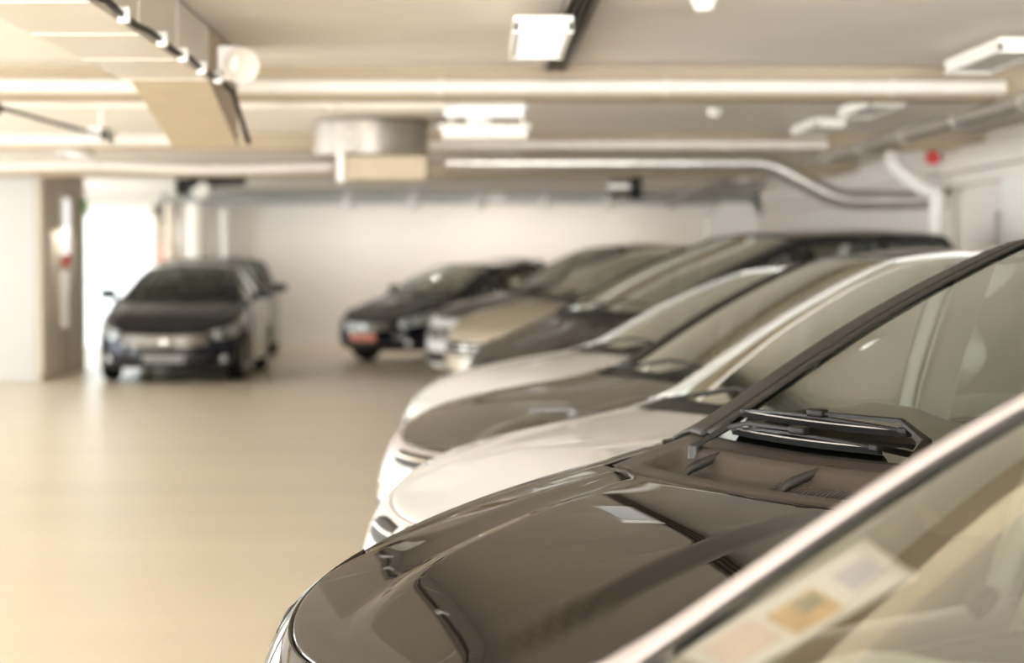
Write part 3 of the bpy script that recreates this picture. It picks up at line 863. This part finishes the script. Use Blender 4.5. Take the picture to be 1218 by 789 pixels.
CARS[9] = Car('car', 'dark saloon facing us beside the bright gate with broad chrome grille', P_navy, (-3.96, 24.9), 90, None, L=4.5, W=1.86, zroof=1.485,
              grille=(.36, .56, .86), nbars=5, plate=M_plate, glass=M_far, plate_v=.26, xwr=3.6)
CARS[10] = Car('car', 'dark hatchback half hidden behind the saloon with chrome grille', P_dark, (-4.18, 30.25), 90, None, L=3.35, zroof=1.56, W=1.7,
               glass=M_far, xb=2.05, xc=2.6, xrt=2.75, xtb=3.08, xwr=2.75, zrt=1.5)

# ------------------------------------------------------------------ overhead services
def lamp(label, x, y, z, along='y', length=1.2, width=.27, lit=True, drop=0.0, group='ceiling lamps'):
    t = thing('ceiling_lamp', label, 'lamp', (x, y, z), 0 if along == 'y' else math.pi / 2, group)
    box('lamp_body', (-width / 2, -length / 2, -.03), (width / 2, length / 2, 0), M_white, t, .008)
    box('lamp_rim', (-width / 2, -length / 2, -.075), (-width / 2 + .03, length / 2, -.03), M_white, t, .006)
    box('lamp_rim', (width / 2 - .03, -length / 2, -.075), (width / 2, length / 2, -.03), M_white, t, .006)
    box('lamp_end', (-width / 2, -length / 2, -.08), (width / 2, -length / 2 + .04, -.03), M_white, t, .006)
    box('lamp_end', (-width / 2, length / 2 - .04, -.08), (width / 2, length / 2, -.03), M_white, t, .006)
    box('diffuser', (-width / 2 + .032, -length / 2 + .045, -.07 - drop), (width / 2 - .032, length / 2 - .045, -.032), M_tube if lit else M_tubedim, t, .006)
    return t
lamp('bright ceiling lamp nearest the middle top of the picture', .28, 9.5, 2.66, lit=True)
lamp('bright ceiling lamp under the white pipe, set crosswise', .02, 13.4, 2.66, 'x', .62, .30, lit=True, drop=.06)
lamp('dull ceiling lamp at the right edge, nearest of the right hand line', 2.76, 10.7, 2.70, lit=False)
lamp('dull ceiling lamp behind the white pipe, second of the right hand line', 2.8, 14.3, 2.70, lit=False)
lamp('bright ceiling lamp set crosswise far back on the right', 3.85, 27.6, 2.72, 'x', .9, .3)
lamp('dull ceiling lamp third and farthest of the right hand line', 2.78, 16.4, 2.70, lit=False)
for k, (x, y) in enumerate([(-3.6, 2.0), (-4.4, 7.5), (-4.4, 14.0), (-4.2, 20.5), (.3, 22.0)]):  # extra lit lamps, added for the lighting
    lamp(['added ceiling lamp over the aisle, near end', 'added ceiling lamp over the aisle, beyond the near one',
          'added ceiling lamp over the aisle left of the ducts', 'added ceiling lamp over the aisle before the white pier', 'added ceiling lamp near the back wall'][k], x, y, 2.72, lit=True)

def pipe(label, pts, r, m=M_pipe, sm=0, bands=(), name='pipe', cat='pipe', n=16, band_m=None, group=None):
    t = thing(name, label, cat, pts[0], 0, group)
    o = Vector(pts[0]); q = [Vector(p) - o for p in pts]
    link('pipe_run', tube_mesh('pipe_run', q, r, n, True, sm), m, t)
    for (a, b, f) in bands:
        c = Vector(a) - o; d = Vector(b) - o
        e = (d - c).normalized(); p0 = c.lerp(d, f)
        link('pipe_collar', tube_mesh('pipe_collar', [p0 - e * .02, p0 + e * .02], r * 1.16, n), band_m or m, t)
    return t
def bands(a, b, n): return [(a, b, (k + .5) / n) for k in range(n)]
a, b = (XL, 11.9, 2.60), (3.13, 11.9, 2.60)
pipe('long white pipe crossing under the ceiling before the first beam', [a, b], .045, sm=.05, bands=bands(a, b, 9))
a, b = (XL, 12.95, 2.585), (-.22, 12.95, 2.585)
pipe('cream pipe running just below and behind the long white pipe on the left', [a, b], .052, M_duct, bands=bands(a, b, 6))
a, b = (3.2, 7.5, 2.505), (3.2, 19.2, 2.505)
pipe('speckled grey pipe running along the right wall away from us', [a, b], .055, M_galv, bands=bands(a, b, 7))
a, b = (-.48, 18.4, 2.625), (3.2, 18.4, 2.625)
pipe('thin cream pipe crossing above the fat foil duct', [a, b], .045, M_pipe, bands=bands(a, b, 6))
a, b = (XL, 17.2, 2.60), (-2.6, 17.2, 2.60)
pipe('white pipe crossing the far left under the ceiling', [a, b], .06, M_pipe, bands=bands(a, b, 4))
a, b = (XL, 21.5, 2.56), (-1.6, 21.5, 2.56)
pipe('pale pipe sagging across above the gate', [a, (-6.5, 21.5, 2.53), (-4.2, 21.5, 2.58), (-3.0, 21.5, 2.52), b], .05, M_pipe, sm=.5)
a, b = (-.1, 20.0, 2.53), (2.9, 20.0, 2.53)
pipe('fat foil covered duct stepping down towards the right wall', [(-.35, 20.0, 2.53), b, (3.6, 20.0, 2.16), (4.7, 20.0, 2.16)], .095, M_silver, sm=.18, bands=bands(a, b, 5), name='foil_duct', cat='duct', n=22)
pipe('white drain pipe with a double bend on the right wall', [(4.05, 19.6, 2.74), (4.05, 19.6, 2.5), (4.35, 19.6, 2.26), (4.50, 19.6, 2.22), (4.50, 19.6, 0.0)], .075, M_white, sm=.14,
     bands=[((4.5, 19.6, 2.2), (4.5, 19.6, 0), .12), ((4.05, 19.6, 2.74), (4.05, 19.6, 2.5), .4)], name='drain_pipe')
pipe('grey pipe slanting up below the fat foil duct', [(2.07, 25.7, 2.32), (2.7, 25.7, 2.42), (3.45, 25.7, 2.70), (3.45, 25.7, 2.76)], .05, M_galv, sm=.1)
pipe('second grey pipe slanting beside the first, lower', [(2.45, 26.2, 2.28), (3.0, 26.2, 2.48), (3.7, 26.2, 2.55), (3.7, 26.2, 2.76)], .06, M_galv, sm=.1)

t = thing('vent_box', 'cream box with a short white stub hanging behind the crosswise ceiling lamp', 'box', (.02, 14.6, 2.75))
box('box_shell', (-.30, -.16, -.31), (.32, .16, -.20), M_duct, t, .01)
box('box_rim', (-.33, -.18, -.225), (.35, .18, -.205), M_white, t, .004)
link('box_stub', tube_mesh('box_stub', [(-.02, -.05, -.20), (-.02, -.05, -.11)], .10, 18), M_white, t)
for x in (-.25, .27): box('box_hanger', (x, -.02, -.20), (x + .03, .02, 0), M_galv, t)

# rectangular duct on the left with a sloping end
def hexa(name, P, m, parent=None):
    F = [(0, 3, 2, 1), (4, 5, 6, 7), (0, 1, 5, 4), (1, 2, 6, 5), (2, 3, 7, 6), (3, 0, 4, 7)]
    return link(name, mesh_pd(name, P, F, False), m, parent)
dt = thing('air_duct', 'wide cream air duct running away along the upper left with a sloping end', 'duct', (-1.57, 4.0, 2.74))
y0 = 3.0
for k in range(7):
    a, b = y0 + k, y0 + k + .985
    hexa('duct_section', [(-1.78, a, 2.47), (-1.36, a, 2.47), (-1.36, a, 2.738), (-1.78, a, 2.738), (-1.78, b, 2.47), (-1.36, b, 2.47), (-1.36, b, 2.738), (-1.78, b, 2.738)], M_duct, dt)
    box('duct_flange', (-1.785, b - .012, 2.465), (-1.355, b + .012, 2.738), M_duct, dt, .004, 1)
a, b = 10.0, 11.2
hexa('duct_slope', [(-1.75, a, 2.47), (-1.36, a, 2.47), (-1.36, a, 2.738), (-1.75, a, 2.738), (-1.72, b, 2.20), (-1.36, b, 2.20), (-1.36, b, 2.738), (-1.72, b, 2.738)], M_tan, dt)
for o in dt.children: o.location = -dt.location
# cable with clips along the lower edge of the duct
cb = thing('cable', 'grey cable with white clips along the lower edge of the air duct', 'cable', (-1.325, 4, 2.49))
pts = []
for k in range(25):
    y = 3.0 + k * .29
    pts.append(Vector((.012, y - 4, -.005 - .02 * abs(math.sin(k * .9)))))
link('cable_run', tube_mesh('cable_run', pts, .014, 8), M_steelgrey, cb)
for k in (1, 5, 9, 12, 15, 18, 20, 22, 24):
    p = pts[k]; box('cable_clip', (p.x - .012, p.y - .02, p.z - .03), (p.x + .03, p.y + .02, p.z + .03), M_white, cb, .006)
link('cable_drop', tube_mesh('cable_drop', [pts[-1], pts[-1] + Vector((.02, .5, -.03)), pts[-1] + Vector((.03, 1.1, -.26))], .014, 8), M_steelgrey, cb)
# horn loudspeaker on a bracket
hs = thing('horn_speaker', 'cream horn loudspeaker fixed to the end of the air duct', 'speaker', (-1.19, 9.85, 2.52))
me = lathe_mesh('horn', [(.001, -.10), (.03, -.10), (.035, -.04), (.05, 0), (.085, .05), (.09, .055), (.08, .05), (.03, 0), (.001, -.02)], 24)
me.transform(Matrix.Rotation(R(200), 4, 'Z')); link('horn', me, M_duct, hs)
box('speaker_bracket', (-.10, -.03, -.02), (.0, .03, .10), M_white, hs, .008)
box('speaker_driver', (-.09, .03, -.06), (-.01, .12, .04), M_duct, hs, .02)
# camera left
sc_ = thing('security_camera', 'small white camera with dark lens under the ceiling on the left', 'camera', (-2.95, 15.7, 2.55))
box('camera_body', (-.11, -.12, -.07), (.06, .14, .05), M_white, sc_, .015)
box('camera_lens', (.0, -.135, -.055), (.055, -.11, .04), M_black, sc_, .008)
link('camera_stem', tube_mesh('camera_stem', [(-.03, .05, .04), (-.03, .05, .20)], .015, 8), M_white, sc_)
# thin conduits on the far left ceiling
pipe('thin grey conduit slanting across the ceiling on the far left', [(-3.05, 8.6, 2.52), (-2.9, 12.4, 2.49), (-2.85, 15.5, 2.50)], .014, M_steelgrey, sm=.3, n=8, name='conduit', cat='conduit')
pipe('short bent conduit hanging from the slanting one on the far left', [(-2.90, 11.0, 2.46), (-2.72, 11.3, 2.45), (-2.74, 11.5, 2.42), (-2.98, 11.6, 2.36)], .014, M_steelgrey, sm=.06, n=8, name='conduit', cat='conduit')
# drum and box of the air plant
dr = thing('air_drum', 'round metal ventilation drum under the ceiling', 'ventilator', (-.93, 17.0, 2.74))
me = lathe_mesh('drum_shell', [(.001, -.30), (.44, -.30), (.485, -.29), (.485, -.02), (.46, 0), (.001, 0)], 48); me.transform(Matrix.Rotation(R(90), 4, 'X')); link('drum_shell', me, M_galv, dr)
for z in (-.285, -.03):
    me = lathe_mesh('drum_hoop', [(.487, -.012), (.50, -.01), (.50, .01), (.487, .012)], 48); me.transform(Matrix.Rotation(R(90), 4, 'X')); me.transform(Matrix.Translation((0, 0, z))); link('drum_hoop', me, M_galv, dr)
td = thing('tan_duct', 'short tan box duct with a white flange below the round drum', 'duct', (-.80, 16.6, 2.32))
box('duct_body', (-.32, -.18, -.10), (.36, .18, .105), M_tan, td, .02)
box('duct_flange', (-.38, -.20, -.115), (-.32, .20, .12), M_white, td, .006)
box('duct_hanger', (-.02, -.02, .10), (.02, .02, .115), M_galv, td)
# flanged pipes near the back
def flange(label, x, y, z, r, flip, dark=M_black):
    t = thing('flanged_pipe', label, 'pipe', (x, y, z))
    sg = -1 if flip else 1
    link('pipe_disc', tube_mesh('pipe_disc', [(-.03 * sg, 0, 0), (.05 * sg, 0, 0)], r, 28), M_silver if not flip else M_white, t)
    return t, sg
t, sg = flange('black elbow pipe with a white round flange near the gate', -4.08, 26.6, 2.53, .22, False)
t.children[0].data.materials[0] = M_white
link('pipe_elbow', tube_mesh('pipe_elbow', [(.05, 0, 0), (.26, 0, 0), (.36, 0, .10), (.95, 0, .12)], .11, 16, True, .06), M_black, t)
link('pipe_stub', tube_mesh('pipe_stub', [(.36, -.1, -.05), (.36, .12, -.05)], .12, 20), M_white, t)
t, sg = flange('silver round pipe end with black collar hanging before the back wall', 1.66, 25.6, 2.5, .16, False)
link('pipe_body', tube_mesh('pipe_body', [(.05, 0, 0), (.24, 0, 0)], .15, 24), M_silver, t)
link('pipe_collar', tube_mesh('pipe_collar', [(.24, 0, 0), (.40, 0, 0)], .17, 24), M_black, t)
# spot heads hanging before the back wall
for k, (x, lab) in enumerate([(-2.18, 'white spot head before the back wall, first from the left'), (-1.11, 'white spot head before the back wall, second from the left'),
                              (-.03, 'white spot head before the back wall, third from the left'), (1.06, 'white spot head before the back wall, fourth from the left'), (2.14, 'white spot head before the back wall, fifth and last from the left')]):
    t = thing('spot_head', lab, 'lamp', (x, 32.9, 2.5), 0, 'white spot heads before the back wall')
    link('spot_body', tube_mesh('spot_body', [(0, 0, -.10), (0, 0, .08)], [.085, .07], 18), M_white, t)
    a = area('spot_light', (0, .05, -.12), (0, .55, -1), .12, .12, 4.0, (1, .97, .93)); a.parent = t
    link('spot_stem', tube_mesh('spot_stem', [(0, 0, .08), (0, 0, .26)], .015, 8), M_white, t)
ww = thing('wall_washer', 'small cream lamp throwing a warm glow down the back wall', 'lamp', (.28, 33.3, 2.60))
box('washer_body', (-.13, -.05, -.03), (.13, .05, .07), M_cream, ww, .01)
box('washer_glass', (-.11, -.04, -.04), (.11, .04, -.028), M_tube, ww)
a = area('washer_light', (0, .0, -.06), (0, .55, -1), .22, .08, 1.3, (1, .88, .68)); a.parent = ww
# smoke detectors
for x, y, z, lab in ((1.0, 8.95, 2.74, 'round white smoke detector on the ceiling right of the first lamp'), (1.83, 15.6, 2.74, 'small round smoke detector farther back under the ceiling')):
    t = thing('smoke_detector', lab, 'detector', (x, y, z))
    me = lathe_mesh('detector_base', [(.001, -.025), (.06, -.025), (.065, 0), (.001, 0)], 24); me.transform(Matrix.Rotation(R(90), 4, 'X')); link('detector_base', me, M_white, t)
    me = lathe_mesh('detector_head', [(.001, -.06), (.035, -.058), (.048, -.045), (.05, -.025), (.001, -.025)], 24); me.transform(Matrix.Rotation(R(90), 4, 'X')); link('detector_head', me, M_white, t)
# dark cable tray over the first lamp
ct = thing('cable_tray', 'narrow dark cable tray on the ceiling over the first bright lamp', 'cable tray', (.45, 8.5, 2.742))
box('tray_base', (-.07, -1.4, -.015), (.07, 3.6, 0), M_galv, ct)
for x in (-.07, .06): box('tray_side', (x, -1.4, -.045), (x + .01, 3.6, 0), M_galv, ct)
for k in range(3): link('tray_cable', tube_mesh('tray_cable', [(-.035 + .035 * k, -1.4, -.026), (-.035 + .035 * k, 3.6, -.026)], .011, 8), M_steelgrey, ct)

# ------------------------------------------------------------------ things on the left and back walls
t = thing('alarm_bell', 'red alarm box on the receding side of the white pier', 'alarm', (-5.57, 26.75, 1.58))
box('alarm_body', (0, -.10, -.10), (.07, .10, .10), M_signred, t, .015)
box('alarm_plate', (.07, -.05, -.05), (.08, .05, .05), M_red, t, .008)
t = thing('hose_box', 'white equipment box below the red alarm box', 'box', (-5.57, 26.6, 1.1))
box('box_body', (0, -.12, -.45), (.10, .12, .30), M_white, t, .015)
box('box_lid', (.10, -.09, .02), (.12, .09, .22), M_tubedim, t, .02)
t = thing('wall_light', 'bright vertical tube lamp high on the side of the white pier', 'lamp', (-5.56, 26.55, 2.0))
box('tube_holder', (0, -.11, -.42), (.04, .11, .42), M_white, t, .01)
link('light_tube', tube_mesh('light_tube', [(.07, 0, -.36), (.07, 0, .36)], .04, 14), M_tube, t)
a = area('tube_light', (.14, 0, 0), (.25, 0, -1), .08, .7, 5, (1, .96, .88)); a.parent = t
t = thing('exit_sign', 'small green sign at the far top edge of the white pier', 'sign', (-5.57, 28.0, 2.3))
box('sign_board', (0, -.14, -.10), (.05, .14, .10), M_green, t, .008)
pipe('bright white vertical pipe on the back wall behind the hatchback', [(-4.33, 33.9, 2.4), (-4.33, 33.9, 0)], .085, M_white, bands=[((-4.33, 33.9, 2.4), (-4.33, 33.9, 0), .05)], name='riser_pipe')
pipe('broad grey vertical duct on the back wall left of the white pipe', [(-4.8, 33.85, 2.5), (-4.8, 33.85, 0)], .17, M_wall, bands=[((-4.8, 33.85, 2.4), (-4.8, 33.85, 0), .06)], name='riser_duct', cat='duct')
pipe('thin beige vertical pipe right beside the gate', [(-5.28, 33.9, 2.5), (-5.28, 33.9, 0)], .07, M_wall_dim, name='riser_pipe')
t = thing('fire_box', 'red fire box on the back wall next to the gate', 'box', (-5.38, 34.09, 1.62))
box('fire_box_body', (-.07, -.05, -.16), (.07, .10, .16), M_signred, t, .012); box('fire_box_label', (-.05, -.058, .02), (.05, -.05, .10), M_white, t)
t = thing('control_box', 'dark control box high on the wall beside the gate', 'box', (-5.38, 34.09, 2.40))
box('control_body', (-.07, -.05, -.22), (.07, .10, .18), M_steelgrey, t, .012); box('control_cover', (-.055, -.06, -.05), (.055, -.05, .12), M_black, t, .006)
t = thing('valve', 'small red valve beside the bent drain pipe', 'valve', (4.38, 19.3, 2.55))
link('valve_wheel', tube_mesh('valve_wheel', [(0, -.02, 0), (0, .02, 0)], .07, 18), M_signred, t); link('valve_stem', tube_mesh('valve_stem', [(0, 0, 0), (0, .25, 0), (.2, .25, .0)], .018, 8), M_galv, t)

# ------------------------------------------------------------------ price sheet behind the nearest windscreen
bpy.context.view_layer.update()
c0 = CARS[0]
QA, QB, QC, QD = (.672, .815), (.609, .522), (.21, .635), (.189, .895)
def sheet(name, u0, u1, v0, v1, off, material, parent, n=10):
    """a patch of the sheet that leans against the inner face of the glass; u runs up along the pillar, v away from it"""
    P = np.zeros((n, n, 3))
    for i, u in enumerate(np.linspace(u0, u1, n)):
        for j, v in enumerate(np.linspace(v0, v1, n)):
            q = (QD[0] * (1 - u) + QA[0] * u) * (1 - v) + (QC[0] * (1 - u) + QB[0] * u) * v
            r = (QD[1] * (1 - u) + QA[1] * u) * (1 - v) + (QC[1] * (1 - u) + QB[1] * u) * v
            w = c0.root.matrix_world @ Vector(c0.cross(q, r, off)); P[i, j] = w
    if parent is not None: P -= np.array(parent.location)
    o = link(name, grid_mesh(name, P), material, parent)
    md = o.modifiers.new('thickness', 'SOLIDIFY'); md.thickness = .0012; md.offset = 0
    return o
pc = c0.root.matrix_world @ Vector(c0.cross(.25, .7, -.012))
ps = thing('price_sheet', 'white printed sheet with orange picture leaning inside the nearest windscreen', 'paper', pc)
sheet('paper', 0, 1, 0, 1, -.012, M_paper, ps)
sheet('picture_print', .38, .64, .30, .88, -.0105, M_print1, ps)
sheet('picture_detail', .50, .62, .38, .66, -.0095, M_print3, ps)
sheet('text_print', .06, .34, .18, .80, -.0105, M_print2, ps)
sheet('corner_print', .74, .93, .30, .72, -.0105, M_print4, ps)
